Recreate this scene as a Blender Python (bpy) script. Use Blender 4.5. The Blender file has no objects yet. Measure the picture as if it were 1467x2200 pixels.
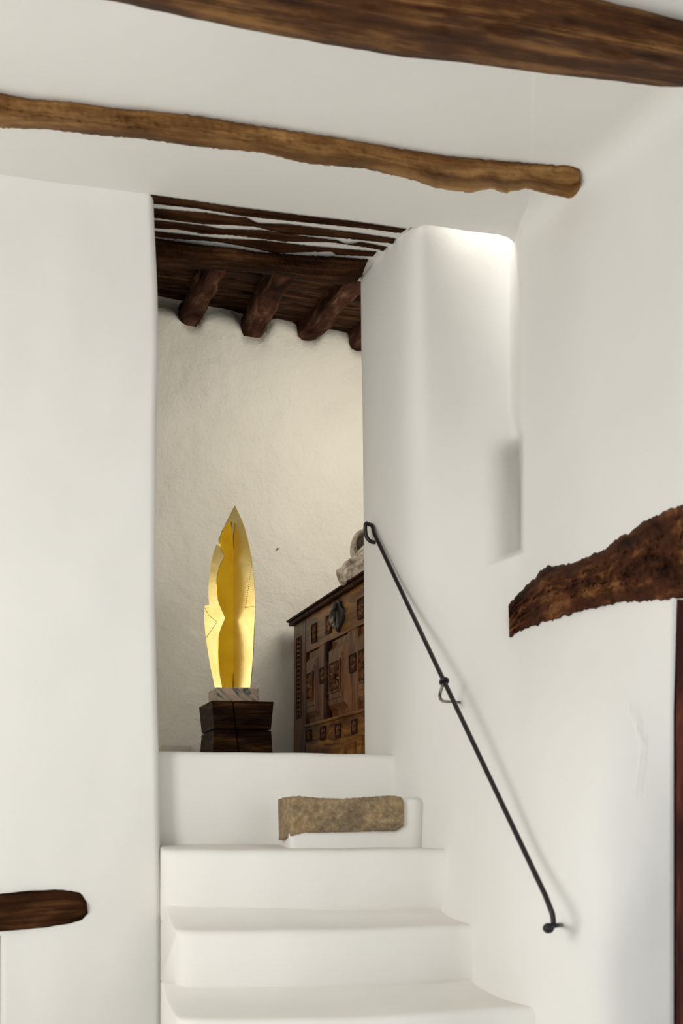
import bpy, bmesh, math, random
from mathutils import Vector, Matrix, noise

random.seed(7)
C = bpy.context.scene.collection
S = bpy.context.scene

# ---------------------------------------------------------------- camera, light, exposure
F, CX, HZ = 2900.0, 733.5, 1740.0        # focal length, centre and eye level in pixels of the 1467x2200 frame
cam = bpy.data.cameras.new('camera'); co = bpy.data.objects.new('camera', cam); C.objects.link(co)
co.location = (0, 0, 0); co.rotation_euler = (math.pi/2, 0, 0)
cam.sensor_fit = 'VERTICAL'; cam.sensor_height = 36.0; cam.sensor_width = 24.0
cam.lens = F/2200*36.0; cam.shift_y = (HZ-1100)/2200; cam.clip_end = 100
cam.dof.use_dof = True; cam.dof.focus_distance = 7.4; cam.dof.aperture_fstop = 3.2
S.camera = co
S.view_settings.view_transform = 'Standard'; S.view_settings.look = 'None'
S.view_settings.gamma = 1.0; S.view_settings.use_curve_mapping = False
S.view_settings.exposure = 0.25

w = bpy.data.worlds.new('World'); S.world = w; w.use_nodes = True
w.node_tree.nodes['Background'].inputs[0].default_value = (0.93, 0.96, 1.0, 1)
w.node_tree.nodes['Background'].inputs[1].default_value = 0.66

def area(name, loc, target, sx, sy, power, col):
    l = bpy.data.lights.new(name, 'AREA'); l.shape = 'RECTANGLE'; l.size = sx; l.size_y = sy
    l.energy = power; l.color = col
    o = bpy.data.objects.new(name, l); C.objects.link(o); o.location = loc
    o.rotation_euler = (Vector(target)-Vector(loc)).to_track_quat('-Z', 'Y').to_euler()
    return o
area('window_light', (-2.7, 0.6, 0.7), (0.5, 5.2, 1.1), 1.3, 1.6, 82, (1.0, 0.982, 0.948))
area('room_window_light', (0.52, 6.60, 2.30), (-0.3, 8.2, 1.15), 1.0, 1.3, 23, (1.0, 0.945, 0.84))
ll = area('room_side_window_light', (-1.88, 6.55, 0.75), (-0.1, 7.25, 0.65), 1.2, 1.5, 1.9, (1.0, 0.95, 0.84)); ll.data.spread = math.radians(80)
area('skylight', (0.56, 5.77, 2.85), (0.56, 5.78, 1.0), 0.36, 0.12, 4.8, (1.0, 0.985, 0.96))

# ---------------------------------------------------------------- helpers
def P(u, v, Y): return Vector(((u-CX)/F*Y, Y, (HZ-v)/F*Y))
def lerp(a, b, t): return a+(b-a)*t
def ss(a, b, x):
    t = max(0.0, min(1.0, (x-a)/(b-a))); return t*t*(3-2*t)
def pl(pts, x):                         # piecewise linear
    if x <= pts[0][0]: return pts[0][1]
    for (a, ya), (b, yb) in zip(pts, pts[1:]):
        if x <= b: return lerp(ya, yb, (x-a)/(b-a))
    (a, ya), (b, yb) = pts[-2:]
    return lerp(ya, yb, (x-a)/(b-a))
def nz(p, s): return noise.noise(Vector(p)*s)

def obj(name, me_or_bm, mat, parent=None, smooth=True):
    if isinstance(me_or_bm, bmesh.types.BMesh):
        me = bpy.data.meshes.new(name); bmesh.ops.recalc_face_normals(me_or_bm, faces=me_or_bm.faces)
        me_or_bm.to_mesh(me); me_or_bm.free()
    else: me = me_or_bm
    o = bpy.data.objects.new(name, me); C.objects.link(o)
    me.materials.append(mat)
    if smooth:
        for p in me.polygons: p.use_smooth = True
    if parent: o.parent = parent
    return o
def tag(o, label, cat, group=None):
    o['label'] = label; o['category'] = cat
    if group: o['group'] = group
    return o
def struct(o): o['kind'] = 'structure'; return o
def thing(name, label, cat, loc=(0, 0, 0), rz=0, group=None):
    o = bpy.data.objects.new(name, None); C.objects.link(o)
    o.location = loc; o.rotation_euler = (0, 0, rz); return tag(o, label, cat, group)
def bx(bm, x0, x1, y0, y1, z0, z1):
    vs = [bm.verts.new(p) for p in [(x0,y0,z0),(x1,y0,z0),(x1,y1,z0),(x0,y1,z0),(x0,y0,z1),(x1,y0,z1),(x1,y1,z1),(x0,y1,z1)]]
    for f in [(0,3,2,1),(4,5,6,7),(0,1,5,4),(1,2,6,5),(2,3,7,6),(3,0,4,7)]: bm.faces.new([vs[i] for i in f])
    return vs
def bevel(o, w=0.004, seg=2, ang=0.6):
    m = o.modifiers.new('bevel', 'BEVEL'); m.width = w; m.segments = seg; m.limit_method = 'ANGLE'; m.angle_limit = ang
    return o
def spline(pts, n=8):
    pts = [Vector(p) for p in pts]; out = []
    for i in range(len(pts)-1):
        p0 = pts[max(i-1, 0)]; p1 = pts[i]; p2 = pts[i+1]; p3 = pts[min(i+2, len(pts)-1)]
        for k in range(n):
            t = k/n
            out.append(0.5*((2*p1)+(p2-p0)*t+(2*p0-5*p1+4*p2-p3)*t*t+(3*p1-p0-3*p2+p3)*t**3))
    out.append(pts[-1]); return out
def tube(bm, pts, r, seg=12):
    pts = [Vector(p) for p in pts]; rings = []
    up = None
    for i, p in enumerate(pts):
        t = (pts[min(i+1, len(pts)-1)]-pts[max(i-1, 0)]).normalized()
        if up is None: up = t.orthogonal().normalized()
        up = (up-t*up.dot(t)).normalized(); sd = t.cross(up)
        rr = r[i] if isinstance(r, (list, tuple)) else r
        rings.append([bm.verts.new(p+(up*math.cos(a)+sd*math.sin(a))*rr) for a in [2*math.pi*k/seg for k in range(seg)]])
    for a, b in zip(rings, rings[1:]):
        for k in range(seg): bm.faces.new([a[k], a[(k+1) % seg], b[(k+1) % seg], b[k]])
    bm.faces.new(rings[0][::-1]); bm.faces.new(rings[-1])

# ---------------------------------------------------------------- materials
def mat_new(name):
    m = bpy.data.materials.new(name); m.use_nodes = True
    nt = m.node_tree; b = nt.nodes['Principled BSDF']; return m, nt, b
def ramp(nt, fac, stops):
    r = nt.nodes.new('ShaderNodeValToRGB'); e = r.color_ramp.elements
    e[0].position, e[0].color = stops[0][0], (*stops[0][1], 1); e[1].position, e[1].color = stops[-1][0], (*stops[-1][1], 1)
    for p, c in stops[1:-1]:
        x = e.new(p); x.color = (*c, 1)
    nt.links.new(fac, r.inputs[0]); return r.outputs[0]
def coords(nt, kind='Object', scale=(1, 1, 1), rot=(0, 0, 0)):
    t = nt.nodes.new('ShaderNodeTexCoord'); mp = nt.nodes.new('ShaderNodeMapping')
    mp.inputs['Scale'].default_value = scale; mp.inputs['Rotation'].default_value = rot
    nt.links.new(t.outputs[kind], mp.inputs[0]); return mp.outputs[0]
def noise_n(nt, vec, scale, detail=6, rough=0.55, dist=0):
    n = nt.nodes.new('ShaderNodeTexNoise'); n.inputs['Scale'].default_value = scale
    n.inputs['Detail'].default_value = detail; n.inputs['Roughness'].default_value = rough; n.inputs['Distortion'].default_value = dist
    nt.links.new(vec, n.inputs['Vector']); return n.outputs['Fac']
def bump(nt, b, hs):                    # [(height, strength, distance)]
    prev = None
    for h, st, d in hs:
        n = nt.nodes.new('ShaderNodeBump'); n.inputs['Strength'].default_value = st; n.inputs['Distance'].default_value = d
        nt.links.new(h, n.inputs['Height'])
        if prev: nt.links.new(prev, n.inputs['Normal'])
        prev = n.outputs[0]
    nt.links.new(prev, b.inputs['Normal'])

def plaster(name, c1, c2, fine, big, fs=60):
    m, nt, b = mat_new(name)
    v = coords(nt)
    nt.links.new(ramp(nt, noise_n(nt, v, 1.3, 4), [(0.35, c1), (0.65, c2)]), b.inputs['Base Color'])
    b.inputs['Roughness'].default_value = 0.85; b.inputs['Specular IOR Level'].default_value = 0.25
    bump(nt, b, [(noise_n(nt, v, 5, 3, 0.5), big, 0.03), (noise_n(nt, v, fs, 5, 0.6), fine, 0.004 if fine < .5 else 0.007)])
    return m
M_plaster = plaster('white_plaster', (0.765, 0.75, 0.71), (0.80, 0.785, 0.745), 0.12, 0.12)
M_ceil = plaster('ceiling_plaster', (0.75, 0.735, 0.70), (0.79, 0.775, 0.735), 0.10, 0.10)
M_rough = plaster('rough_plaster', (0.74, 0.71, 0.635), (0.79, 0.765, 0.69), 0.9, 0.6, 45)
M_step = plaster('step_plaster', (0.77, 0.75, 0.70), (0.81, 0.79, 0.74), 0.08, 0.06)

def wood_uv(name, dark, mid, light, grain=26, along=1.3, bumpst=0.8, rough=0.7, lo=0.39, hi=0.64, spec=0.1):
    m, nt, b = mat_new(name)
    v = coords(nt, 'UV', (along, grain, 1)); v2 = coords(nt, 'UV', (3, 9, 1))
    g = noise_n(nt, v, 1.0, 8, 0.6, 0.6); q = noise_n(nt, v2, 1.0, 6, 0.65)
    mx = nt.nodes.new('ShaderNodeMath'); mx.operation = 'ADD'; nt.links.new(g, mx.inputs[0]); nt.links.new(q, mx.inputs[1])
    h = nt.nodes.new('ShaderNodeMath'); h.operation = 'MULTIPLY'; h.inputs[1].default_value = 0.5; nt.links.new(mx.outputs[0], h.inputs[0])
    nt.links.new(ramp(nt, h.outputs[0], [(lo, dark), ((lo+hi)/2, mid), (hi, light)]), b.inputs['Base Color'])
    b.inputs['Roughness'].default_value = rough; b.inputs['Specular IOR Level'].default_value = spec
    bump(nt, b, [(g, bumpst, 0.02), (q, bumpst*0.5, 0.01)])
    return m
M_beam = wood_uv('weathered_ochre_beam', (0.040, 0.015, 0.005), (0.17, 0.078, 0.024), (0.40, 0.22, 0.080), 11, 0.9, lo=0.34, hi=0.62)
M_beam_dark = wood_uv('weathered_brown_beam', (0.020, 0.007, 0.004), (0.085, 0.034, 0.012), (0.30, 0.145, 0.048), 13, 0.6)
M_plank = wood_uv('dark_lintel_wood', (0.014, 0.005, 0.002), (0.042, 0.017, 0.007), (0.12, 0.052, 0.020), 30, 1.6, 0.7, 0.85, spec=0.02)
M_log = wood_uv('red_brown_log', (0.018, 0.006, 0.003), (0.075, 0.025, 0.010), (0.30, 0.13, 0.042), 9, 5, 1.0, 0.7, 0.40, 0.66)
M_joist = wood_uv('joist_wood', (0.014, 0.005, 0.003), (0.070, 0.029, 0.018), (0.22, 0.12, 0.080), 14, 2.5, 1.0, 0.8, spec=0.03)

def wood_obj(name, dark, mid, light, scale, bumpst=0.4, rough=0.45, lo=0.38, hi=0.66, rot=(0, 0, 0)):
    m, nt, b = mat_new(name)
    g = noise_n(nt, coords(nt, 'Object', scale, rot), 1.0, 7, 0.6, 0.7)
    nt.links.new(ramp(nt, g, [(lo, dark), ((lo+hi)/2, mid), (hi, light)]), b.inputs['Base Color'])
    b.inputs['Roughness'].default_value = rough; b.inputs['Specular IOR Level'].default_value = 0.04 if rough > 0.5 else 0.16
    bump(nt, b, [(g, bumpst, 0.01)]); return m
M_chest = wood_obj('walnut_chest', (0.045, 0.014, 0.004), (0.15, 0.060, 0.013), (0.27, 0.125, 0.028), (3, 14, 22), 0.4, 0.38)
M_chestv = wood_obj('walnut_chest_upright', (0.035, 0.010, 0.004), (0.12, 0.043, 0.012), (0.22, 0.090, 0.024), (22, 14, 3), 0.4, 0.36)
M_carve = wood_obj('dark_carved_walnut', (0.012, 0.005, 0.003), (0.035, 0.014, 0.008), (0.07, 0.030, 0.014), (20, 20, 20), 0.5, 0.55)
M_block = wood_obj('dark_block_wood', (0.008, 0.003, 0.002), (0.022, 0.009, 0.004), (0.075, 0.035, 0.011), (3, 3, 26), 0.35, 0.51)
M_boards = wood_obj('dark_ceiling_boards', (0.012, 0.005, 0.003), (0.045, 0.019, 0.009), (0.12, 0.058, 0.026), (2, 34, 8), 1.0, 0.6, 0.36, 0.66, (0, 0, -0.3))
M_door = wood_obj('red_brown_door', (0.030, 0.007, 0.005), (0.060, 0.014, 0.009), (0.13, 0.034, 0.018), (24, 24, 2), 0.3, 0.4)

m, nt, b = mat_new('black_iron'); M_iron = m
b.inputs['Base Color'].default_value = (0.022, 0.020, 0.021, 1); b.inputs['Metallic'].default_value = 0.5; b.inputs['Roughness'].default_value = 0.45
bump(nt, b, [(noise_n(nt, coords(nt), 90, 3), 0.25, 0.002)])
m, nt, b = mat_new('worn_iron'); M_iron2 = m
nt.links.new(ramp(nt, noise_n(nt, coords(nt), 35, 4), [(0.4, (0.05, 0.04, 0.03)), (0.6, (0.30, 0.26, 0.20))]), b.inputs['Base Color'])
b.inputs['Metallic'].default_value = 0.6; b.inputs['Roughness'].default_value = 0.5

m, nt, b = mat_new('brown_stone'); M_stone = m
v = coords(nt)
n1 = noise_n(nt, v, 9, 6, 0.6); n2 = noise_n(nt, v, 55, 8, 0.75)
mx = nt.nodes.new('ShaderNodeMix'); mx.data_type = 'RGBA'; mx.inputs[0].default_value = 0.5
nt.links.new(ramp(nt, n1, [(0.42, (0.17, 0.125, 0.075)), (0.58, (0.42, 0.28, 0.13))]), mx.inputs[6])
nt.links.new(ramp(nt, n2, [(0.42, (0.15, 0.10, 0.055)), (0.56, (0.33, 0.25, 0.15)), (0.70, (0.66, 0.55, 0.36))]), mx.inputs[7])
nt.links.new(mx.outputs[2], b.inputs['Base Color']); b.inputs['Roughness'].default_value = 0.9
bump(nt, b, [(n1, 0.5, 0.02), (n2, 0.7, 0.008)])

def gold(name, c1, c2, rough):
    m, nt, b = mat_new(name)
    v = coords(nt)
    nt.links.new(ramp(nt, noise_n(nt, v, 9, 5), [(0.35, c1), (0.65, c2)]), b.inputs['Base Color'])
    b.inputs['Metallic'].default_value = 1.0; b.inputs['Roughness'].default_value = rough
    br = nt.nodes.new('ShaderNodeTexBrick'); br.inputs['Scale'].default_value = 9; br.inputs['Mortar Size'].default_value = 0.006
    nt.links.new(v, br.inputs['Vector'])
    bump(nt, b, [(noise_n(nt, v, 14, 4), 0.10, 0.01), (noise_n(nt, v, 90, 3), 0.10, 0.002)]); return m
M_gold = gold('gold_leaf_plate', (0.74, 0.56, 0.20), (0.83, 0.66, 0.30), 0.26)
M_gold2 = gold('polished_gold_fin', (0.80, 0.52, 0.03), (0.86, 0.60, 0.05), 0.24)
m, nt, b = mat_new('dark_line'); M_dark = m
b.inputs['Base Color'].default_value = (0.02, 0.012, 0.008, 1); b.inputs['Roughness'].default_value = 0.7

m, nt, b = mat_new('red_brown_seam'); M_seam = m
b.inputs['Base Color'].default_value = (0.12, 0.035, 0.008, 1); b.inputs['Roughness'].default_value = 0.6
m, nt, b = mat_new('veined_marble'); M_marble = m
v = coords(nt, 'Object', (1, 1, 1), (0, -0.7, 0.4))
mp2 = nt.nodes.new('ShaderNodeMapping'); mp2.inputs['Scale'].default_value = (7, 7, 42); nt.links.new(v, mp2.inputs[0])
wv = noise_n(nt, mp2.outputs[0], 1.0, 8, 0.6, 1.0)
nt.links.new(ramp(nt, wv, [(0.36, (0.05, 0.065, 0.06)), (0.46, (0.27, 0.25, 0.18)), (0.54, (0.50, 0.33, 0.24)), (0.66, (0.36, 0.35, 0.24))]), b.inputs['Base Color'])
b.inputs['Roughness'].default_value = 0.3

m, nt, b = mat_new('weathered_carving_stone'); M_carvestone = m
v = coords(nt)
nt.links.new(ramp(nt, noise_n(nt, v, 16, 7, 0.65), [(0.36, (0.16, 0.115, 0.075)), (0.5, (0.40, 0.33, 0.25)), (0.66, (0.56, 0.50, 0.41))]), b.inputs['Base Color'])
b.inputs['Roughness'].default_value = 0.85; bump(nt, b, [(noise_n(nt, v, 40, 6), 0.6, 0.006)])
m, nt, b = mat_new('white_plastic'); M_plastic = m
b.inputs['Base Color'].default_value = (0.62, 0.57, 0.48, 1); b.inputs['Roughness'].default_value = 0.4

# ---------------------------------------------------------------- the setting: walls, ceiling, floors
ZC = 2.41                                                   # ceiling height above eye level
def ceil_Y(u, v): return ZC*F/(HZ-v)
FL_A, FL_B = 5.508, 0.299                                   # the front wall runs Y = A + B X
def front_Y(u, v=0): return FL_A/(1-FL_B*(u-CX)/F)

def grid(us, vs, fn, keep=None):
    bm = bmesh.new(); G = [[bm.verts.new(fn(u, v)) for v in vs] for u in us]
    for i in range(len(us)-1):
        for j in range(len(vs)-1):
            if keep is None or keep((us[i]+us[i+1])/2, (vs[j]+vs[j+1])/2):
                bm.faces.new([G[i][j], G[i][j+1], G[i+1][j+1], G[i+1][j]])
    loose = [x for x in bm.verts if not x.link_faces]
    bmesh.ops.delete(bm, geom=loose, context='VERTS'); return bm
def frange(a, b, s):
    n = max(1, round((b-a)/s)); return [a+(b-a)*i/n for i in range(n)]

# left pier: plane of the front wall, hand-rounded corner, then the passage's left side
edgeL = [(330, 327), (420, 327), (500, 330), (620, 336), (750, 338), (900, 334), (1100, 333), (1300, 331), (1450, 334), (1600, 338), (1830, 342), (2000, 346), (2700, 348)]
us = [-1500, -1100, -800, -600, -400, -250, -120, -60, 3]+frange(15, 300, 15)+[300, 308, 315, 320, 324, 327]
cs = us+[1000+k for k in range(6)]
def pier(c, v):
    if c < 1000:
        e = pl(edgeL, v)-327
        u = c+e*ss(200, 327, c)
        Y = front_Y(u)+0.014*(ss(316, 327, c)**2)+0.008*nz((u*0.01, v*0.006, 0), 1.0)*ss(335, 260, c)
        return P(u, v, Y)
    p = pier(327, v); k = c-1000
    t = [(0, .03), (-.006, .07), (-.03, .2), (-.09, .4), (-.15, .62), (-.6, .75)][k]
    return p+Vector((t[0], t[1], t[1]*p.z/p.y))
vs = frange(330, 2700, 30)+[2700]
bm = grid(cs, vs, pier, lambda c, v: not (c < 3 and v > 2000))
o = struct(obj('wall_left', bm, M_plaster))
sm = o.modifiers.new('thick', 'SOLIDIFY'); sm.thickness = 0.05; sm.offset = -1
# recess behind the opening at the far left
bm = bmesh.new(); bx(bm, -2.6, -1.30, 5.45, 5.55, -1.4, 0.0)
struct(obj('wall_niche', bm, M_plaster, smooth=False))

# right wall: passage side, shaft recess, side wall, rounded nose; handmade
Tp = [(775, 6.12), (800, 5.96), (835, 5.79), (870, 5.64), (905, 5.59), (1000, 5.61), (1110, 5.60), (1240, 5.17), (1467, 4.54), (1700, 4.05), (2100, 3.4)]
Bp = [(775, 6.15), (790, 6.12), (825, 5.80), (870, 5.52), (930, 5.22), (998, 4.92), (1060, 4.67), (1120, 4.49), (1187, 4.37), (1290, 4.27), (1370, 4.31), (1450, 4.40), (1700, 4.7), (2100, 5.2)]
def smooth(pts, u, r):
    if u < 800: r = max(2, min(r, u-774))
    return sum(pl(pts, u+r*k/4) for k in range(-4, 5))/9
def wall_D(u, v):
    wt = ss(2050, 800, v)
    d = lerp(smooth(Bp, u, 34), smooth(Tp, u, 16), wt)
    d += 0.26*ss(890, 1080, u)*(1-ss(lerp(1090, 1116, ss(870, 960, v)), 1122, u))*ss(1080, 560, v)           # shaft recess
    vb = 1203-(u-1075)*0.40                                                   # small niche at its foot
    if u < 1124:
        d += 0.24*max(0, min(1, (u-1030)/90))**2.4*ss(920, 990, v)*(1-ss(vb-5, vb+3, v))*(1-ss(1119, 1124, u))
    if 1480 < v < 1730 and 1320 < u < 1410:                                   # plaster crack
        dx = abs(u-pl([(1480, 1335), (1545, 1368), (1600, 1384), (1650, 1378), (1730, 1366)], v)-5*nz((0, v*.05, 2), 1))
        d -= (0.010*ss(9, 0, dx)-0.012*ss(4, 0, dx))*ss(1480, 1520, v)*ss(1730, 1700, v)*(0.6+0.8*nz((u*.05, v*.05, 9), 1))
    d += 0.012*nz((u*0.008, v*0.005, 5), 1.0)*ss(790, 850, u)
    kc = ss(1085, 1140, u)
    if kc > 0 and v < HZ-300:
        dc = (ZC-0.0003)*F/(HZ-v); k = 0.22
        h = max(0, min(1, 0.5+0.5*(dc-d)/k)); sm_ = lerp(dc, d, h)-k*h*(1-h)
        d = lerp(d, sm_, kc)
    return d
edgeR = [(480, 0), (600, 775-775), (750, 1), (900, 4), (1100, 6), (1300, 7), (1615, 9), (2700, 12)]
cs = [700, 720, 740, 760]+[775, 777, 780, 785]+frange(792, 900, 9)+frange(900, 1040, 9)+frange(1040, 1140, 3)+frange(1140, 1330, 12)+frange(1330, 1402, 3)+frange(1402, 1447, 11)+[1447, 1467, 1500, 1560, 1640, 1750, 1900]
def wr(c, v):
    if c >= 775:
        u = c+pl(edgeR, v)*ss(860, 775, c)
        return P(u, v, wall_D(u, v)+0.02*(ss(785, 775, c)))
    p = wr(775, v); k = {760: (.006, .03), 740: (.05, .07), 720: (.5, .22), 700: (1.4, .5)}[c]
    return p+Vector((k[0], k[1], k[1]*p.z/p.y))
vs = frange(90, 500, 14)+frange(500, 915, 14)+frange(915, 995, 5)+frange(995, 1150, 12)+frange(1150, 1215, 2.5)+frange(1215, 2700, 14)+[2700]
bm = grid(cs, vs, wr, lambda c, v: not (c > 1447 and v > 1287) and not (c < 1060 and v < 330))
o = struct(obj('wall_right', bm, M_plaster))
sm = o.modifiers.new('thick', 'SOLIDIFY'); sm.thickness = 0.04; sm.offset = -1

# ceiling with its edge along the stair passage and the light shaft
edge = [(-1500, 0), (0, 375), (160, 397), (327, 418), (600, 453), (870, 488), (893, 489), (905, 483), (915, 482), (1000, 496), (1070, 504), (1090, 510), (1101, 518), (1108, 530), (1112, 546)]
def cp(u, v): Y = ZC*F/(HZ-v); return Vector(((u-CX)/F*Y, Y, ZC))
bm = bmesh.new()
e3 = [Vector((-3.5, FL_A-3.5*FL_B, ZC))]+[cp(u, v) for u, v in edge[1:]]+[Vector((0.86, 5.62, ZC)), Vector((3.0, 4.4, ZC))]
pts = [Vector((-3.5, -0.6, ZC))]+e3+[Vector((3.0, -0.6, ZC))]
lo = [bm.verts.new(p) for p in pts]; hi = [bm.verts.new(p+Vector((0, 0, .12))) for p in pts]
bm.faces.new(lo); bm.faces.new(hi[::-1])
for i in range(len(pts)): j = (i+1) % len(pts); bm.faces.new([lo[i], hi[i], hi[j], lo[j]])
struct(obj('ceiling', bm, M_plaster, smooth=False))
bm = bmesh.new()                                            # soffit of the passage
a, b_, c_, d_ = cp(300, 415), cp(880, 490), Vector((0.20, 6.10, ZC)), Vector((-1.1, 5.86, ZC))
q = [a, b_, c_, d_]; lo = [bm.verts.new(p+Vector((0, 0, .002))) for p in q]; hi = [bm.verts.new(p+Vector((0, 0, .09))) for p in q]
bm.faces.new(lo); bm.faces.new(hi[::-1])
for i in range(4): j = (i+1) % 4; bm.faces.new([lo[i], hi[i], hi[j], lo[j]])
struct(obj('trim_1', bm, M_ceil, smooth=False))
# floor of the lower room, and far unseen walls of both rooms that close the space
bm = bmesh.new(); bx(bm, -3.5, 3.0, -0.6, 5.6, -1.42, -1.30); struct(obj('floor', bm, M_step, smooth=False))
bm = bmesh.new(); bx(bm, -3.6, -3.5, -0.6, 4.5, -1.3, -0.2); bx(bm, -3.6, -3.5, 2.4, 4.5, -0.2, ZC); struct(obj('wall_side', bm, M_plaster, smooth=False))

# upper room
XB = 8.2
def back_Y(u): return XB/(1-0.2528*(u-CX)/F)
us = [-100, 100, 200]+frange(300, 860, 8)+[900, 1100]; vs = frange(560, 1700, 9)+[1700]
coves = [(300, 648), (338, 650), (375, 655), (388, 676), (400, 696), (425, 696), (438, 668), (470, 663), (505, 669), (516, 690), (522, 718), (560, 722), (575, 700), (590, 677), (630, 684), (641, 700), (648, 723), (680, 724), (692, 702), (706, 698), (745, 706), (752, 720), (757, 745), (790, 748)]
def backw(u, v):
    Y = back_Y(u); d = pl(coves, u)-v
    Y += 0.016*nz((u*0.010, v*0.010, 3), 1.0)+0.006*nz((u*0.05, v*0.05, 8), 1.0)-0.07*ss(60, 0, abs(d+0))*0
    return P(u, v, Y+(0.10*ss(-22, 8, d)))
struct(obj('wall_back', grid(us, vs, backw), M_rough))
bm = bmesh.new(); bx(bm, -2.2, 1.6, 5.80, 8.9, 0.10, 0.2335); struct(obj('floor_upper', bm, M_step, smooth=False))
bm = bmesh.new(); bx(bm, -2.1, -2.0, 5.9, 8.6, 0.2, 3.4); struct(obj('wall_west', bm, M_rough, smooth=False))
bm = bmesh.new(); bx(bm, 1.0, 1.1, 5.9, 8.9, 0.2, 3.4); struct(obj('wall_east', bm, M_rough, smooth=False))
bm = bmesh.new()                                            # wall over the lintel, room side
q = [(-2.1, 5.55), (0.55, 6.28), (0.55, 6.36), (-2.1, 5.63)]
lo = [bm.verts.new((x, y, ZC+.03)) for x, y in q]; hi = [bm.verts.new((x, y, 3.5)) for x, y in q]
bm.faces.new(lo[::-1]); bm.faces.new(hi)
for i in range(4): j = (i+1) % 4; bm.faces.new([lo[i], lo[j], hi[j], hi[i]])
struct(obj('wall_front', bm, M_plaster, smooth=False))

# board ceiling of the upper room: rough boards with their own relief
def board_Z(x, y): return 3.085-0.15*(x+1.0)*0.9
bm = bmesh.new(); nx, ny = 30, 90; G = []
for i in range(nx+1):
    col = []
    for j in range(ny+1):
        x = lerp(-2.1, 1.2, i/nx); y = lerp(5.9, 8.7, j/ny)+0.25*x
        k = (j % 5)
        col.append(bm.verts.new((x, y, board_Z(x, y)+(0.022 if k == 0 else 0)+0.012*nz((x*2, y*9, 0), 1))))
    G.append(col)
for i in range(nx):
    for j in range(ny): bm.faces.new([G[i][j], G[i][j+1], G[i+1][j+1], G[i+1][j]])
o = struct(obj('ceiling_upper', bm, M_boards)); sm = o.modifiers.new('thick', 'SOLIDIFY'); sm.thickness = 0.04; sm.offset = 1

# ---------------------------------------------------------------- wooden beams
def poly_at(pts, t):
    L = [0]
    for a, b in zip(pts, pts[1:]): L.append(L[-1]+math.hypot(b[0]-a[0], b[1]-a[1]))
    x = t*L[-1]
    for i in range(len(pts)-1):
        if x <= L[i+1]+1e-9:
            k = (x-L[i])/(L[i+1]-L[i]); return lerp(pts[i][0], pts[i+1][0], k), lerp(pts[i][1], pts[i+1][1], k)
    return pts[-1]
def beam(name, top, bot, depth, bulge, back, mat, N=150, M=12, jag=1.2, seed=0, rel=0.012, parent=None):
    """a log half sunk in plaster: outline given by its upper and lower edges, bulging out of the surface"""
    bm = bmesh.new(); uvl = bm.loops.layers.uv.new('UVMap'); R = []; UV = {}
    for i in range(N+1):
        t = i/N; a = poly_at(top, t); b = poly_at(bot, t); row = []
        ja = jag*(nz((i*.35, seed, 1), 1)+.6*nz((i*.9, seed, 3), 1)); jb = jag*(nz((i*.35, seed, 7), 1)+.6*nz((i*.9, seed, 9), 1))
        end = min(1, 6*min(t, 1-t)+0.35)
        for j in range(M+1):
            k = j/M; u = lerp(a[0], b[0], k); v = lerp(a[1]+ja, b[1]+jb, k)
            D = depth(u, v)
            off = bulge*(max(0, math.sin(math.pi*k))**0.55)*end+rel*nz((i*.13, j*.9, seed), 1)*math.sin(math.pi*k)+rel*.6*nz((i*.5, j*1.7, seed+4), 1)*math.sin(math.pi*k)
            p = P(u, v, D-off-0.004); row.append(p)
        row.append(P(lerp(a[0], b[0], .8), lerp(a[1], b[1], .8), depth(*b)+back)); row.append(P(lerp(a[0], b[0], .2), lerp(a[1], b[1], .2), depth(*a)+back))
        R.append(row)
    V = [[bm.verts.new(p) for p in row] for row in R]
    s = [0]
    for i in range(N): s.append(s[-1]+(R[i+1][M//2]-R[i][M//2]).length)
    wd = (R[N//2][0]-R[N//2][M]).length
    W = M+3
    for i in range(N):
        for j in range(W):
            j2 = (j+1) % W; f = bm.faces.new([V[i][j], V[i+1][j], V[i+1][j2], V[i][j2]])
            for l, (ii, jj) in zip(f.loops, [(i, j), (i+1, j), (i+1, j+1), (i, j+1)]): l[uvl].uv = (s[ii]+seed*3.1, wd*jj/M+seed*1.7)
    for e in (V[0], V[-1][::-1]):
        f = bm.faces.new(e)
        for l in f.loops: l[uvl].uv = (l.vert.co.x*1.5, l.vert.co.z*1.5)
    return obj(name, bm, mat, parent)

top1 = [(-800, -290), (-260, -240), (300, -160), (800, -90), (1130, -40), (1300, 2), (1380, 22), (1467, 45), (1640, 92), (1800, 130), (2200, 220)]
bot1 = [(-800, -190), (-260, -110), (0, -45), (230, 0), (390, 35), (520, 62), (700, 95), (860, 122), (1000, 135), (1170, 158), (1300, 172), (1467, 192), (1640, 222), (1800, 250), (2200, 330)]
beam_s = lambda n, *a, **k: beam(n, *a, **k)
o = beam('ceiling_beam', top1, bot1, lambda u, v: ZC*F/(HZ-v), 0.13, 0.18, M_beam_dark, 180, 16, 1.5, 1, 0.03)
tag(o, 'thick dark brown ceiling beam cropped by the top edge of the picture', 'beam', 'logs set in the white plaster')
top2 = [(-800, 95), (-260, 160), (0, 200), (60, 212), (160, 220), (240, 232), (340, 240), (430, 250), (520, 265), (620, 280), (720, 295), (850, 318), (960, 335), (1100, 348), (1190, 355), (1225, 356), (1245, 364), (1248, 378)]
bot2 = [(-800, 180), (-260, 250), (0, 275), (100, 278), (220, 292), (300, 298), (420, 315), (560, 328), (660, 352), (780, 362), (880, 385), (940, 405), (1010, 415), (1050, 405), (1085, 415), (1130, 405), (1180, 418), (1224, 427), (1236, 420), (1247, 400)]
D2 = lambda u, v: min(ZC*F/(HZ-v), wall_D(u, v)) if u > 1100 else ZC*F/(HZ-v)
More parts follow.
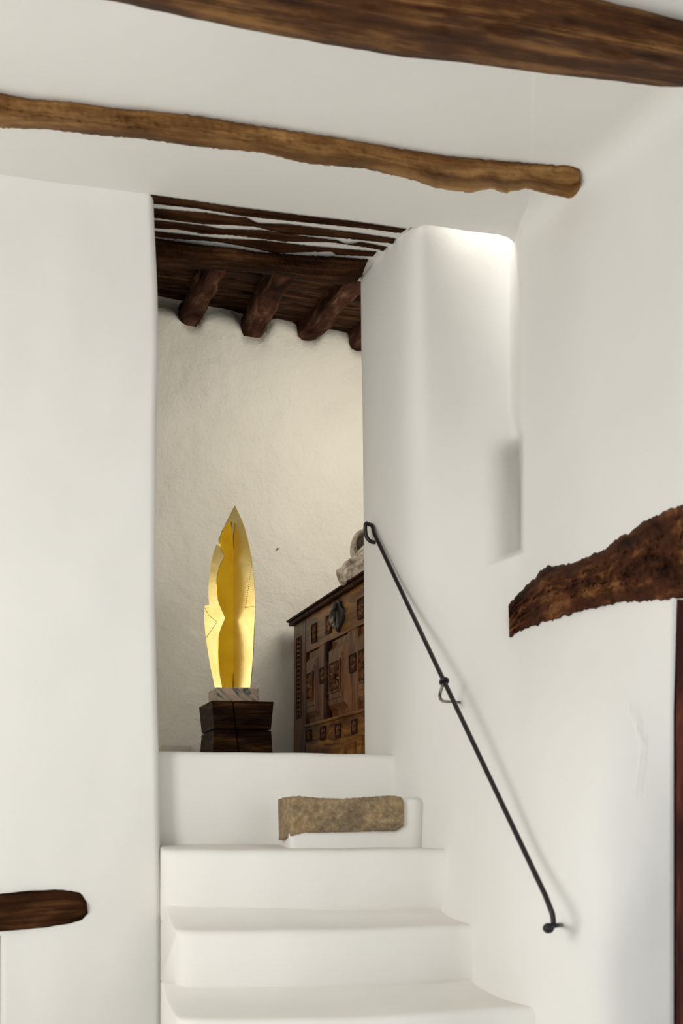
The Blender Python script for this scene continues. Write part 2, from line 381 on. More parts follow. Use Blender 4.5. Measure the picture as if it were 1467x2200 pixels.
o = beam('ceiling_beam', top2, bot2, D2, 0.07, 0.12, M_beam, 420, 12, 2.6, 2, 0.022)
tag(o, 'ochre brown log crossing the white ceiling above the stair opening', 'beam', 'logs set in the white plaster')

def K(l): return [(300+x/2.445, 400+y/2.445) for x, y in l]
strips = [
 ([(60,45),(470,105),(900,160),(1100,182),(1402,226)], [(60,92),(300,118),(560,160),(900,195),(1200,225),(1370,248)], 'first dark plank under the stair opening, nearest the white ceiling edge'),
 ([(60,117),(350,140),(480,160),(560,165),(620,195),(780,200),(1100,240),(1345,276)], [(60,165),(330,200),(470,205),(600,213),(760,250),(1050,272),(1330,302)], 'second dark plank over the stair passage, behind the front one'),
 ([(60,178),(340,208),(430,225),(650,232),(850,262),(1040,285),(1090,308),(1160,293),(1300,320)], [(60,221),(200,228),(330,252),(480,258),(760,292),(1000,295),(1220,327),(1280,341)], 'third dark plank over the stair passage with a swelling at its right end'),
 ([(60,236),(240,255),(420,275),(650,285),(900,315),(1245,345)], [(60,264),(180,277),(400,292),(600,327),(700,352),(880,347),(1010,345),(1030,362),(1225,370)], 'fourth dark plank over the stair passage, against the big lintel log')]
for k, (t, b_, lab) in enumerate(strips):
    o = beam('lintel_plank', K(t), K(b_), lambda u, v: ZC*F/(HZ-v), 0.014, 0.05, M_plank, 200, 8, 1.1, 10+k, 0.006)
    tag(o, lab, 'plank', 'wooden planks over the stair passage')
lt = K([(50,268),(180,288),(360,312),(480,322),(620,345),(880,364),(1010,368),(1200,386)]); lb = K([(50,417),(400,440),(650,460),(780,478),(900,500),(1020,514),(1080,520),(1140,500),(1168,470),(1178,438)])
o = beam('lintel_log', lt, lb, lambda u, v: ZC*F/(HZ-v), 0.11, 0.12, M_plank, 220, 14, 1.8, 20, 0.02)
tag(o, 'massive dark brown lintel log spanning the inner end of the stair passage', 'log')

# log over the doorway on the right, and log end at lower left
tr = [(1092, 1300), (1110, 1278), (1150, 1240), (1165, 1220), (1200, 1214), (1235, 1208), (1260, 1197), (1300, 1180), (1330, 1152), (1350, 1146), (1380, 1122), (1400, 1112), (1440, 1092), (1467, 1085), (1560, 1060), (1650, 1050), (2000, 1030)]
br = [(1094, 1369), (1120, 1354), (1165, 1338), (1200, 1328), (1240, 1315), (1280, 1306), (1330, 1294), (1390, 1291), (1450, 1286), (1467, 1286), (1560, 1288), (1650, 1290), (2000, 1300)]
o = beam('door_lintel_log', tr, br, wall_D, 0.06, 0.15, M_log, 220, 22, 6.5, 31, 0.055)
tag(o, 'curved red-brown rotten log set in the right wall above the door post', 'log')
tl = [(-600, 1960), (-230, 1935), (0, 1920), (60, 1914), (120, 1911), (150, 1913), (174, 1919), (186, 1938)]; bl = [(-600, 2045), (-230, 2020), (0, 2001), (40, 1998), (100, 1992), (150, 1984), (176, 1976), (189, 1962)]
o = beam('wall_log', tl, bl, lambda u, v: front_Y(u), 0.04, 0.15, M_plank, 90, 10, 1.3, 37, 0.012)
tag(o, 'dark brown log end sunk in the lower left white wall', 'log')

# joists of the upper room
jl = [((408, 674, 7.98), (-0.721, 7.43, 2.946), .062, 'first from the left wall of the opening'), ((545, 694, 8.08), (-0.355, 7.425, 2.925), .072, 'second from the left, with a split end'),
      ((667, 704, 8.14), (0.004, 7.55, 2.90), .066, 'third from the left, under a knot hole'), ((775, 722, 8.20), (0.30, 7.55, 2.86), .066, 'rightmost, half hidden by the passage wall')]
for k, (a, b_, r, lab) in enumerate(jl):
    A = P(*a); B = Vector(b_); d = B-A; A = A-d.normalized()*0.12; E = A+d*2.6*1.0
    bm = bmesh.new(); uvl = bm.loops.layers.uv.new('UVMap'); n, sg = 60, 20; R = []
    dd = (E-A).normalized(); side = Vector((dd.y, -dd.x, 0)).normalized(); up = side.cross(dd)
    if up.z < 0: up = -up
    for i in range(n+1):
        t = i/n; c = A.lerp(E, t)+side*0.014*nz((t*7, k*9, 0), 1)+up*0.010*nz((t*6, k*5, 3), 1); row = []
        for q in range(sg):
            an = 2*math.pi*q/sg; rr = r*0.94*(1+0.16*nz((math.cos(an)*1.3, math.sin(an)*1.3, t*6+k*7), 1)+0.16*nz((math.cos(an)*2.5, math.sin(an)*2.5, t*11+k*7), 1.3))
            x = math.copysign(abs(math.cos(an))**.45, math.cos(an)); y = math.copysign(abs(math.sin(an))**.45, math.sin(an))
            row.append(bm.verts.new(c+side*x*rr+up*y*rr))
        R.append(row)
    L = (E-A).length
    for i in range(n):
        for q in range(sg):
            f = bm.faces.new([R[i][q], R[i+1][q], R[i+1][(q+1) % sg], R[i][(q+1) % sg]])
            for l, (ii, qq) in zip(f.loops, [(i, q), (i+1, q), (i+1, q+1), (i, q+1)]): l[uvl].uv = (L*ii/n+k*3, qq/sg*.45+k*2)
    bm.faces.new(R[0]); bm.faces.new(R[-1][::-1])
    o = obj('ceiling_joist', bm, M_joist)
    tag(o, 'dark round joist under the upper room ceiling, '+lab, 'joist', 'joists of the upper room')

# ---------------------------------------------------------------- staircase
ZF = 0.235
stair = thing('staircase', 'white plastered staircase climbing to the upper room between the left pier and the handrail wall', 'stairs', (0, 5.0, -1.3))
def step(name, L, R, Z, H, T, ext=(0.12, 0.35), bow=0.05, sag=0.0, fil=1.0):
    bm = bmesh.new(); A = Vector((L[0], L[1], Z)); B = Vector((R[0], R[1], Z)); d = B-A; W = d.length; d.normalize(); n = Vector((-d.y, d.x, 0))
    prof = [(0.035, -H), (0.006, -H*.75), (0.0, -H*.4), (0.0, -0.035), (0.004, -0.018), (0.014, -0.006), (0.032, 0.0), (0.06, 0.0), (T*.3, 0.002*fil), (T*.5, 0.008*fil), (T*.7, 0.022*fil), (T*.86, 0.042*fil), (T*.97, 0.075*fil), (T+.04, 0.09*fil), (T+.04, -H)]
    s0, s1 = -ext[0]/W, 1+ext[1]/W; N = 40; rows = []
    for i in range(N+1):
        s = lerp(s0, s1, i/N); sc = max(0, min(1, s)); b = bow*math.sin(math.pi*sc)
        c = A+d*(s*W)
        wob = 0.006*nz((i*.21, Z*9, 0), 1)
        capf = 0.0
        if ext[0] <= 0: capf = 0.03*(1-ss(0, 0.035, s))
        rows.append([bm.verts.new(c+n*((pd-(b+wob))*1.0+(capf if j < 8 else 0))+Vector((0, 0, pz+(0.5*wob if j > 2 else 0)-(sag*math.sin(math.pi*sc) if 2 < j < 10 else 0)))-Vector((0, 5.0, -1.3))) for j, (pd, pz) in enumerate(prof)])
    m_ = len(prof)
    for i in range(N):
        for j in range(m_): j2 = (j+1) % m_; bm.faces.new([rows[i][j], rows[i+1][j], rows[i+1][j2], rows[i][j2]])
    bm.faces.new(rows[0]); bm.faces.new(rows[-1][::-1])
    return bevel(obj(name, bm, M_step, stair), 0.02, 3, 1.2)
def xy(u, Y): return ((u-CX)/F*Y, Y)
step('step', xy(336, 5.42), xy(830, 5.68), 0.235, 0.42, 0.40, (0.2, 0.3), 0.02, 0, 0)
step('step', xy(345, 4.98), xy(930, 5.12), -0.148, 0.27, 0.50, (0.0, 0.25), 0.07, 0, 0.1)
step('step', xy(381, 4.60), xy(998, 4.84), -0.412, 0.24, 0.52, (0.0, 0.25), 0.08, 0, 2.0)
step('step', xy(384, 4.16), xy(1060, 4.40), -0.648, 0.60, 0.50, (0.0, 0.25), 0.09, 0, 0.6)
step('step', xy(330, 3.75), xy(1120, 3.98), -0.87, 0.42, 0.50, (0.0, 0.35), 0.09)
step('step', xy(280, 3.35), xy(1200, 3.6), -1.09, 0.21, 0.50, (0.0, 0.5), 0.09)

# half step with its stone
def quadblock(bm, pts, z0, z1):
    lo = [bm.verts.new((x, y, z0)) for x, y in pts]; hi = [bm.verts.new((x, y, z1)) for x, y in pts]
    bm.faces.new(lo[::-1]); bm.faces.new(hi)
    for i in range(4): j = (i+1) % 4; bm.faces.new([lo[i], lo[j], hi[j], hi[i]])
bm = bmesh.new(); a = xy(622, 5.20); b_ = xy(897, 5.34)
quadblock(bm, [(a[0], a[1]-5), (b_[0], b_[1]-5), (b_[0]+.24, .75), (a[0]-.08, .66)], -0.18+1.3, 0.048+1.3)
o = obj('half_step', bm, M_step, stair); bevel(o, 0.028, 4)
top = [(597, 1718), (610, 1713), (640, 1710), (680, 1714), (735, 1716), (790, 1712), (840, 1709), (862, 1712), (868, 1724)]
bot = [(599, 1806), (606, 1806), (626, 1796), (650, 1789), (690, 1789), (740, 1788), (800, 1786), (850, 1786), (868, 1774)]
sd = lambda u, v: lerp(5.198, 5.325, (u-622)/275)+0.20*ss(634, 594, u)**1.3
o = beam('stone_block', top, bot, sd, 0.012, 0.10, M_stone, 110, 18, 1.4, 44, 0.010, None)
o.parent = stair; o.matrix_parent_inverse = Matrix.Translation((0, -5.0, 1.3)); o['label'] = 'rough brown stone set in the white step'

# ---------------------------------------------------------------- door post on the right
def wp(u, v, off): return P(u, v, wall_D(1447, v)+off)
d1 = thing('door_1', 'dark red-brown wooden door post under the red-brown log', 'door', (1.1, 4.6, -1.3)); d1['kind'] = 'structure'
del d1['label']; del d1['category']
def jamb(u0, u1, off, dep, mat, name):
    bm = bmesh.new(); R = []
    for v in frange(1278, 2700, 40)+[2700]:
        wob = 1.5*nz((v*.01, off, 0), 1)
        a = P(u0+wob, v, wall_D(1447, v)+off); b_ = P(u1, v, wall_D(1447, v)+off)
        R.append([bm.verts.new(p-d1.location) for p in (a, b_, b_+Vector((.0, dep, 0)), a+Vector((-.02, dep, 0)))])
    for r, s_ in zip(R, R[1:]):
        for k in range(4): bm.faces.new([r[k], r[(k+1) % 4], s_[(k+1) % 4], s_[k]])
    bm.faces.new(R[0]); bm.faces.new(R[-1][::-1]); return obj(name, bm, mat, d1, False)
jamb(1440, 1454, 0.035, 0.08, M_iron2, 'jamb_edge'); jamb(1453, 2000, 0.012, 0.10, M_door, 'door_post')

# ---------------------------------------------------------------- handrail
A = P(797, 1132, 5.93); B = P(1172, 1925, 4.27); base = P(1187, 1990, 4.3)
hr = thing('handrail', 'thin black wrought iron handrail running down the right wall of the stairs', 'handrail', base)
def loc(p): return Vector(p)-base
bm = bmesh.new()
lp = spline([P(822, 1168, 6.0), P(812, 1166, 5.95), P(796, 1163, 5.93), P(787, 1152, 5.93), P(784.5, 1136, 5.93), P(786, 1122, 5.93), P(791, 1117.5, 5.93), P(796, 1121, 5.93), P(800, 1131, 5.93), A.lerp(B, .03)], 6)
rail = lp+[A.lerp(B, t) for t in [k/20 for k in range(2, 20)]]+spline([B, P(1180, 1946, 4.24), P(1187, 1966, 4.23), P(1189, 1986, 4.23)], 6)
rail = [p for i, p in enumerate(rail) if i == 0 or (p-rail[i-1]).length > 0.004]
tube(bm, [loc(p) for p in rail], 0.0088, 14); obj('rail', bm, M_iron, hr)
bm = bmesh.new()                                            # collar wrapped round the rail
t_ = 0.42; cpt = P(954, 1464, 5.0)
den = (B-A); best = min((abs(((A+den*t).x/(A+den*t).y)*F+CX-954), t) for t in [k/400 for k in range(400)])[1]; cpt = A+den*best
dn = den.normalized(); s1 = dn.orthogonal().normalized(); s2 = dn.cross(s1)
ring = [cpt+(s1*math.cos(a)+s2*math.sin(a))*0.0135 for a in [2*math.pi*k/20 for k in range(22)]]
tube(bm, [loc(p) for p in ring], 0.0065, 8); obj('collar', bm, M_iron, hr)
bm = bmesh.new(); Yc = cpt.y
arm = spline([cpt, P(947, 1484, Yc), P(945, 1497, Yc), P(951, 1506, Yc), P(968, 1508, Yc+.02), P(985, 1509, wall_D(985, 1509)-.02), P(990, 1509, wall_D(990, 1509)+.03)], 6)
tube(bm, [loc(p) for p in arm], [0.006]*(len(arm)-14)+[0.005]*14, 10); x = obj('bracket', bm, M_iron2, hr); x['label'] = 'bent iron bracket, worn to bare metal'
bm = bmesh.new(); bmesh.ops.create_uvsphere(bm, u_segments=20, v_segments=14, radius=0.0175, matrix=Matrix.Translation(loc(P(1178, 1994, 4.23)))@Matrix.Diagonal((1.05, .8, .95, 1)))
obj('end_scroll', bm, M_iron, hr)
bm = bmesh.new(); tube(bm, [loc(P(1182, 1991, 4.23)), loc(P(1196, 1988, 4.25)), loc(P(1206, 1987, wall_D(1206, 1987)+.03))], 0.0075, 10); obj('wall_pin', bm, M_iron, hr)

# ---------------------------------------------------------------- carved chest
XA, YA = (631-CX)/F*8.0, 8.0; SL = 0.2528; NN = math.sqrt(1+SL*SL)
ch = thing('carved_chest', 'carved dark walnut chest standing against the right side of the upper room', 'chest', (XA, YA, ZF), math.atan2(-1/NN, SL/NN))
def sY(u): k = (u-CX)/F; return (XA+SL*YA)/(k+SL)
def sx(u): return (YA-sY(u))*NN
def sz(u, v): return (HZ-v)/F*sY(u)-ZF
HT = sz(631, 1337); LEN = 1.84; DP = 0.42
ZT = sz(665, 1398.8); ZL = sz(654.5, 1559.7)
st0 = sx(656)
bm = bmesh.new(); bx(bm, 0, LEN, 0.03, DP, 0.06, HT); obj('body', bm, M_chest, ch, False)
bm = bmesh.new(); bx(bm, 0, st0, 0.0, 0.05, 0.0, HT); bevel(obj('corner_stile', bm, M_chestv, ch, False), .004)
bm = bmesh.new(); bx(bm, st0+.003, LEN, 0.002, 0.05, ZT, HT); bevel(obj('top_rail', bm, M_chest, ch, False), .005)
bm = bmesh.new()                                            # lower rail with ragged scalloped foot edge
xs = frange(st0+.003, LEN, .02)+[LEN]
def foot(x):
    for c_, w_, h_ in ((sx(698), .035, .03), (sx(715), .03, .05), (sx(727), .022, .06), (sx(741), .045, .10), (sx(762), .055, .10), (sx(779), .05, .14)):
        if abs(x-c_) < w_: return 0.015+h_*(1-abs(x-c_)/w_)
    return 0.015
V = [[bm.verts.new((x, y, z)) for (y, z) in ((0.002, foot(x)), (0.002, ZL), (0.05, ZL), (0.05, foot(x)))] for x in xs]
for a, b_ in zip(V, V[1:]):
    for k in range(4): bm.faces.new([a[k], b_[k], b_[(k+1) % 4], a[(k+1) % 4]])
bm.faces.new(V[0][::-1]); bm.faces.new(V[-1]); obj('lower_rail', bm, M_chest, ch, False)
bm = bmesh.new(); bx(bm, st0, LEN, -0.012, 0.01, ZL-.012, ZL+.004); bevel(obj('rail_lip', bm, M_chest, ch, False), .004)
bm = bmesh.new(); bx(bm, -0.035, LEN+.03, -0.04, DP+.02, HT, HT+.012); bx(bm, -0.025, LEN+.02, -0.028, DP+.01, HT-.022, HT); bevel(obj('lid', bm, M_carve, ch, False), .006, 3)

def petals(bm, cx_, cz, hw, hh, y, n=8, wd=0.012, ht=0.008):
    for k in range(n):
        a = 2*math.pi*(k+.5)/n; e = min(hw/max(1e-6, abs(math.cos(a))), hh/max(1e-6, abs(math.sin(a))))*0.9
        d = Vector((math.cos(a), 0, math.sin(a))); s_ = Vector((-d.z, 0, d.x))*wd; c_ = Vector((cx_, y, cz))
        q = [c_+d*e*.12, c_+d*e*.65+s_, c_+d*e, c_+d*e*.65-s_]; tp = bm.verts.new(c_+d*e*.6+Vector((0, -ht, 0)))
        vv = [bm.verts.new(p) for p in q]
        for i in range(4): bm.faces.new([vv[i], vv[(i+1) % 4], tp])
        bm.faces.new(vv[::-1])
def frame_rect(bm, x0, x1, z0, z1, w_, y0, y1):
    bx(bm, x0, x1, y0, y1, z0, z0+w_); bx(bm, x0, x1, y0, y1, z1-w_, z1); bx(bm, x0, x0+w_, y0, y1, z0+w_, z1-w_); bx(bm, x1-w_, x1, y0, y1, z0+w_, z1-w_)
def carving(u0, u1, v0, v1, parent, yb=0.0, name='carved_square'):
    x0, x1 = sx(u0), sx(u1); z1, z0 = sz(u0, v0), sz(u0, v1)
    bm = bmesh.new(); bx(bm, x0, x1, yb-.0015, yb+.006, z0, z1)
    frame_rect(bm, x0, x1, z0, z1, .006, yb-.005, yb+.002)
    o = obj(name, bm, M_carve, parent, False); bm = bmesh.new()
    petals(bm, (x0+x1)/2, (z0+z1)/2, (x1-x0)/2-.008, (z1-z0)/2-.008, yb-.0015, 8, min(.010, (x1-x0)*.09), .006)
    bmesh.ops.create_uvsphere(bm, u_segments=8, v_segments=6, radius=.010, matrix=Matrix.Translation(((x0+x1)/2, yb-.003, (z0+z1)/2)))
    obj('rosette', bm, M_chestv, o, False)
for r in ((670, 680, 1343, 1383), (701, 712, 1325, 1364), (769, 783, 1288, 1333)): carving(*r, ch)
for r in ((659, 669, 1569, 1594), (689, 700, 1562, 1591), (721, 732, 1555, 1587), (756, 767, 1546, 1578)): carving(*r, ch)
x0, x1 = sx(637), sx(647); z1, z0 = sz(637, 1372), sz(637, 1545)      # upright guilloche strip on the stile
bm = bmesh.new(); frame_rect(bm, x0, x1, z0, z1, .004, -.003, .002)
for k in range(9):
    zc = lerp(z0, z1, (k+.5)/9); petals(bm, (x0+x1)/2, zc, (x1-x0)/2-.004, (z1-z0)/18-.002, -.0008, 4, .010, .008)
obj('carved_strip', bm, M_carve, ch, False)

def door(x0, x1, px0, px1, name='door'):
    """raised-panel leaf; outer frame and a bevelled panel with a sunburst"""
    bm = bmesh.new(); z0, z1 = ZL+.006, ZT-.006
    bx(bm, x0, x1, 0.012, 0.04, z0, z1); o = obj(name, bm, M_chestv, ch, False)
    def frus(a, b, c, d, e, y0, y1):
        v1 = [bm2.verts.new(p) for p in ((a, y0, c), (b, y0, c), (b, y0, d), (a, y0, d))]; v2 = [bm2.verts.new(p) for p in ((a+e, y1, c+e), (b-e, y1, c+e), (b-e, y1, d-e), (a+e, y1, d-e))]
        for i in range(4): j = (i+1) % 4; bm2.faces.new([v1[i], v1[j], v2[j], v2[i]])
        bm2.faces.new(v2); bm2.faces.new(v1[::-1])
    bm2 = bmesh.new(); frus(px0, px1, z0+.03, z1-.03, .03, 0.012, -0.014); frus(px0+.05, px1-.05, z0+.085, z1-.085, .006, -0.013, -0.019)
    pn = obj('raised_panel', bm2, M_chestv, o, False)
    bm3 = bmesh.new(); a, b_ = px0+.075, px1-.075; c_, d_ = z0+.12, z1-.12
    bx(bm3, a, b_, -.021, -.017, c_, d_); obj('panel_ground', bm3, M_carve, o, False); bm3 = bmesh.new(); frame_rect(bm3, a, b_, c_, d_, .007, -.026, -.018); petals(bm3, (a+b_)/2, (c_+d_)/2, (b_-a)/2, (d_-c_)/2, -.021, 14, .008, .009)
    bmesh.ops.create_uvsphere(bm3, u_segments=12, v_segments=8, radius=.015, matrix=Matrix.Translation(((a+b_)/2, -.026, (c_+d_)/2)))
    q = obj('sunburst_carving', bm3, M_chestv, o, False); return o
door(sx(660), sx(687), sx(661), sx(687)); door(sx(709), sx(747), sx(709), sx(747.5)); door(sx(771), LEN-.02, sx(771), LEN-.03)
bm = bmesh.new(); bx(bm, sx(687.5), sx(702), -.004, .04, ZL+.004, ZT-.004); bevel(obj('stile', bm, M_chestv, ch, False), .004)
bm = bmesh.new(); bx(bm, sx(703), sx(708.5), -.02, .03, ZL+.004, ZT-.004); bevel(obj('dark_stile', bm, M_carve, ch, False), .008, 3)
bm = bmesh.new(); bx(bm, sx(748.5), sx(770), -.004, .04, ZL+.004, ZT-.004); bevel(obj('stile', bm, M_chestv, ch, False), .004)
carving(690, 701, 1436, 1470, ch, -.005); carving(753, 767, 1408, 1447, ch, -.005)
# iron lock plate: tapering escutcheon with a hasp
bm = bmesh.new(); xc = sx(729); zc = sz(729, 1325); w_ = (sx(742)-sx(718))/2; h_ = (sz(729, 1290)-sz(729, 1357))/2
outl = [(0, 1), (.35, .92), (.5, .6), (.95, .3), (1, -.1), (.7, -.5), (.3, -.75), (0, -1), (-.35, -.7), (-.75, -.5), (-.9, 0), (-.8, .45), (-.45, .8)]
f1 = [bm.verts.new((xc+x*w_, -.012, zc+z*h_)) for x, z in outl]; f2 = [bm.verts.new((xc+x*w_*1.04, 0.004, zc+z*h_*1.04)) for x, z in outl]
bm.faces.new(f1); bm.faces.new(f2[::-1])
for i in range(len(outl)): j = (i+1) % len(outl); bm.faces.new([f1[i], f1[j], f2[j], f2[i]])
lk = obj('lock_plate', bm, M_iron, ch, False)
bm = bmesh.new(); tube(bm, [(xc-.02, -.02, zc+h_*.9), (xc-.015, -.035, zc+h_*.2), (xc, -.035, zc-h_*.5), (xc+.01, -.016, zc-h_*.95)], [.012, .02, .016, .006], 8); obj('hasp', bm, M_iron2, lk)

# ---------------------------------------------------------------- weathered carving lying on the chest
YS = 6.62
fb = P(760, 1250, YS)
fig = thing('stone_carving', 'weathered beige stone carving with a hollow hood, lying on top of the chest', 'sculpture', (fb.x, fb.y, ZF+HT+.012))
def lf(u, v, dy=0): return P(u, v, YS+dy)-fig.location
bm = bmesh.new()
def blob(pts, rs): tube(bm, spline(pts, 5), [lerp(rs[min(int(i/5), len(rs)-1)], rs[min(int(i/5)+1, len(rs)-1)], (i % 5)/5) for i in range((len(pts)-1)*5+1)], 12)
blob([lf(728, 1232), lf(745, 1232), lf(768, 1222), lf(800, 1205), lf(850, 1180)], [.028, .042, .045, .055, .05])
blob([lf(737, 1215), lf(752, 1208, -.02), lf(770, 1200, -.02), lf(800, 1180, -.02)], [.008, .018, .024, .03])
blob([lf(727, 1226), lf(733, 1238, -.02), lf(738, 1250, -.02), lf(742, 1256, -.02)], [.016, .022, .022, .012])
blob([lf(745, 1220, -.04), lf(741, 1235, -.05), lf(744, 1250, -.04)], [.006, .011, .008])
blob([lf(760, 1215, -.04), lf(772, 1212, -.05), lf(790, 1200, -.05), lf(830, 1190, -.04)], [.01, .014, .018, .02])
blob([lf(752, 1245, -.02), lf(765, 1236, -.03), lf(790, 1222, -.02), lf(830, 1205)], [.022, .03, .034, .04])
blob([lf(765, 1205, .03), lf(778, 1195, .03), lf(800, 1180, .03)], [.022, .035, .05])
o = obj('drapery', bm, M_carvestone, fig); r = o.modifiers.new('r', 'REMESH'); r.mode = 'VOXEL'; r.voxel_size = 0.005; r.use_smooth_shade = True
s_ = o.modifiers.new('s', 'SMOOTH'); s_.iterations = 3
bm = bmesh.new()                                            # hood: ribbed rim round a hollow
rim = spline([lf(762, 1199), lf(757, 1192), lf(756.5, 1180), lf(759, 1166), lf(765, 1152), lf(773, 1144), lf(785, 1140), lf(800, 1143), lf(812, 1156), lf(815, 1175)], 12)
tube(bm, rim, [.0105+.0022*math.sin(i*1.9) for i in range(len(rim))], 12); obj('hood_rim', bm, M_carvestone, fig)
bm = bmesh.new()
cx_ = lf(786, 1172, .05)
bmesh.ops.create_uvsphere(bm, u_segments=24, v_segments=16, radius=1, matrix=Matrix.Translation(cx_)@Matrix.Diagonal((.066, .06, .068, 1)))
bmesh.ops.delete(bm, geom=[f for f in bm.faces if f.calc_center_median().y < cx_.y-.025], context='FACES')
o = obj('hood', bm, M_carvestone, fig); q = o.modifiers.new('t', 'SOLIDIFY'); q.thickness = .01
bm = bmesh.new(); tube(bm, spline([lf(761, 1197, -.02), lf(770, 1190, -.03), lf(780, 1180, -.03), lf(800, 1170, -.02)], 6), [.008+.0003*i for i in range(19)], 10); obj('collar_fold', bm, M_carvestone, fig)

# ---------------------------------------------------------------- pedestal, marble slab, gilded sculpture
dirF = Vector((1, SL, 0)).normalized(); dirS = Vector((-SL, 1, 0)).normalized()
PC = P(455, 1505, 7.3); PH = PC.z-ZF; W1, D1 = 0.341, 0.49
pd = thing('wooden_pedestal', 'waisted dark wooden block pedestal with a crossing seam, carrying the marble slab', 'pedestal', (PC.x, PC.y, ZF), math.atan(SL))
zs = ZF+PH-(1567-1505)/F*7.3-ZF                              # height of the seam
def section(name, z0, z1, in0, in1, cr0, cr1):
    """two half blocks either side of a crack that drifts to the right as it goes down"""
    bm = bmesh.new(); g = .004
    for lo_, hi_ in ((0, 'c'), ('c', 1)):
        lv = []
        for z, i_, c_ in ((z0, in0, cr0), (z1, in1, cr1)):
            a = (i_ if lo_ == 0 else c_+g); b_ = (W1-i_ if hi_ == 1 else c_-g)
            lv.append([bm.verts.new(p) for p in ((a, i_*.3, z), (b_, i_*.3, z), (b_, D1-i_, z), (a, D1-i_, z))])
        bm.faces.new(lv[0][::-1]); bm.faces.new(lv[1])
        for k in range(4): bm.faces.new([lv[0][k], lv[0][(k+1) % 4], lv[1][(k+1) % 4], lv[1][k]])
    bx(bm, .03, W1-.03, .02, D1-.03, z0+.004, z1-.008)
    return bevel(obj(name, bm, M_block, pd, False), .004, 3)
section('upper_block', zs+.003, PH, .014, .0, .132, .115); section('lower_block', 0, zs-.002, .0, .013, .158, .134)

MC = P(466, 1503, 7.38); MZ = ZF+PH
mb = thing('marble_slab', 'pink and grey veined marble slab lying between the pedestal and the gold sculpture', 'slab', (MC.x, MC.y, MZ), math.atan(SL))
MH = (HZ-1476.5)/F*7.38-MZ
bm = bmesh.new(); bx(bm, 0, .232, 0, .305, 0, MH); mo = bevel(obj('slab', bm, M_marble, mb, False), .003)
bpy.data.objects.remove(mb) if False else None

SB = P(501, 1478, 7.47); SZ = MZ+MH
sc = thing('gilded_sculpture', 'tall pointed gold leaf metal sculpture standing on the marble slab', 'sculpture', (SB.x, SB.y, SZ))
pdir = Vector((0.90, -0.436, 0)); fdir = Vector((-0.436, -0.90, 0)).normalized()
# fin must lean to the left of the line of sight; solve each pixel on its own plane
def on_plane(u, v, d):
    """point on the upright plane through the sculpture's foot that contains direction d"""
    n = Vector((d.y, -d.x, 0)); r = Vector(((u-CX)/F, 1, (HZ-v)/F)); t = n.dot(SB)/n.dot(r); return r*t
def sheet(bm, outline, d, n, th):
    pts = [on_plane(u, v, d)-sc.location for u, v in outline]
    a = [bm.verts.new(p+n*th/2) for p in pts]; b_ = [bm.verts.new(p-n*th/2) for p in pts]
    bm.faces.new(a); bm.faces.new(b_[::-1])
    for i in range(len(a)): j = (i+1) % len(a); bm.faces.new([a[i], b_[i], b_[j], a[j]])
def crv(l, n=6): return [(p.x, p.y) for p in spline([(x, y, 0) for x, y in l], n)]
plate = crv([(505, 1086), (525, 1132), (538, 1187), (546, 1250), (548, 1305), (546, 1360), (543, 1420), (538, 1477)])+[(462, 1477)]+crv([(452, 1430), (444, 1380), (440, 1340), (440, 1301)])+crv([(450, 1300), (448, 1275), (450, 1240), (456, 1200), (465, 1170)])+[(472, 1173)]+crv([(469, 1160), (476, 1145), (488, 1118), (504.5, 1086.5)])
bm = bmesh.new(); sheet(bm, plate, pdir, Vector((-pdir.y, pdir.x, 0)), .006); bm.normal_update(); bmesh.ops.triangulate(bm, faces=[f for f in bm.faces if len(f.verts) > 4])
pt = obj('back_plate', bm, M_gold, sc, False)
fd = Vector((-0.52, -0.855, 0)).normalized()
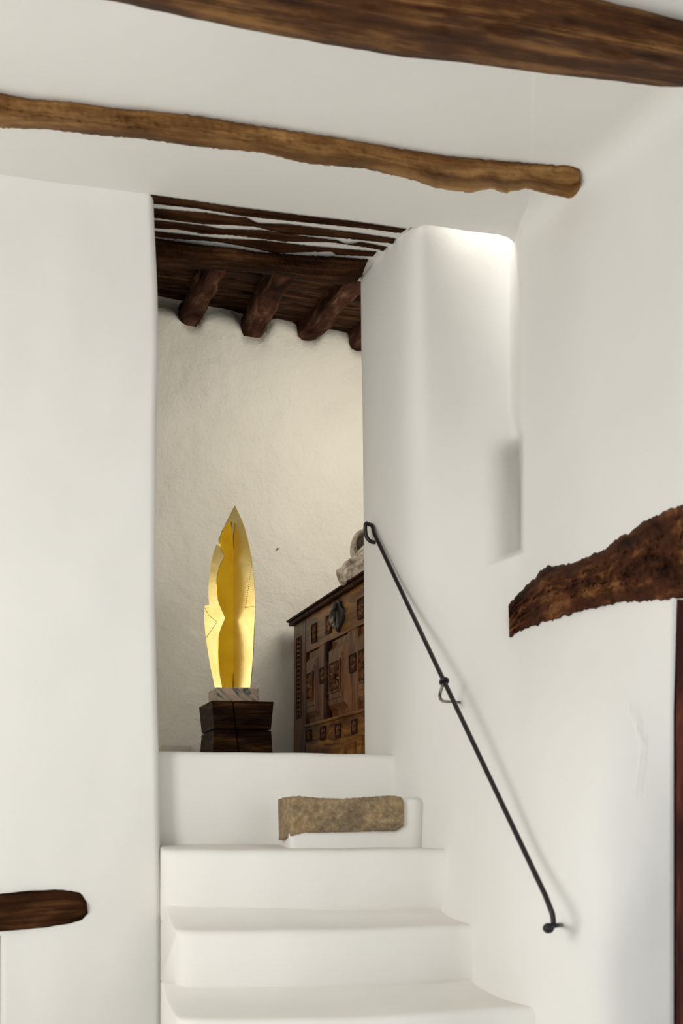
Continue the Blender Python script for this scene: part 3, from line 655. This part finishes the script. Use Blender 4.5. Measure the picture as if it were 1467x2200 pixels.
scal = crv([(494, 1120), (480, 1135), (473, 1155), (473, 1175), (482, 1194)])+crv([(482.5, 1195), (470, 1222), (465, 1256), (469, 1290), (484, 1327)])+crv([(484.5, 1328), (472, 1360), (468, 1400), (471, 1440), (478, 1477)])
bm = bmesh.new(); fin = scal+[(505, 1477), (504, 1400), (503, 1330), (502, 1260), (501, 1200), (499, 1150)]
sheet(bm, fin, fd, Vector((-fd.y, fd.x, 0)), .005); bm.normal_update(); bmesh.ops.triangulate(bm, faces=[f for f in bm.faces if len(f.verts) > 4])
fo = obj('scalloped_fin', bm, M_gold2, sc, False); fo['label'] = 'deep yellow gold fin'
pn = Vector((-pdir.y, pdir.x, 0))
if pn.y > 0: pn = -pn
def dots(l, n):
    bm = bmesh.new()
    for i in range(n):
        u, v = poly_at(l, i/(n-1)); p = on_plane(u, v, pdir)-sc.location+pn*.0035
        bmesh.ops.create_uvsphere(bm, u_segments=8, v_segments=6, radius=.0021, matrix=Matrix.Translation(p))
    return obj('pierced_dots', bm, M_dark, sc)
dots([(441, 1307), (449, 1322), (466, 1336)], 17); dots([(465, 1339), (443, 1371)], 18); dots([(541, 1197), (540, 1225), (528, 1303)], 26); dots([(527, 1306), (545, 1303)], 8)
bm = bmesh.new(); tube(bm, [on_plane(u, v, pdir)-sc.location+pn*.007 for u, v in [(496, 1122), (497, 1200), (499, 1330), (501, 1477)]], .0034, 8); x = obj('seam', bm, M_seam, sc); x['label'] = 'dark seam line down the middle'

# small nail and a socket plate on the far wall
p = P(596.5, 1179, back_Y(596)-.01); bm = bmesh.new(); tube(bm, [p+Vector((0, .05, 0)), p+Vector((0, -.012, 0))], .0045, 8)
tag(obj('nail', bm, M_dark), 'tiny dark nail in the rough wall right of the gold sculpture', 'nail')
a = P(346, 1601, back_Y(350)-.012)
bm = bmesh.new(); bx(bm, 0, .17, -.014, .05, -.07, 0)
sp_ = obj('socket_plate', bm, M_plastic, None, False); sp_.location = a; sp_.rotation_euler = (0, 0, math.atan(SL))
tag(bevel(sp_, .005), 'beige wall plate low on the rough wall, left of the pedestal', 'wall plate')
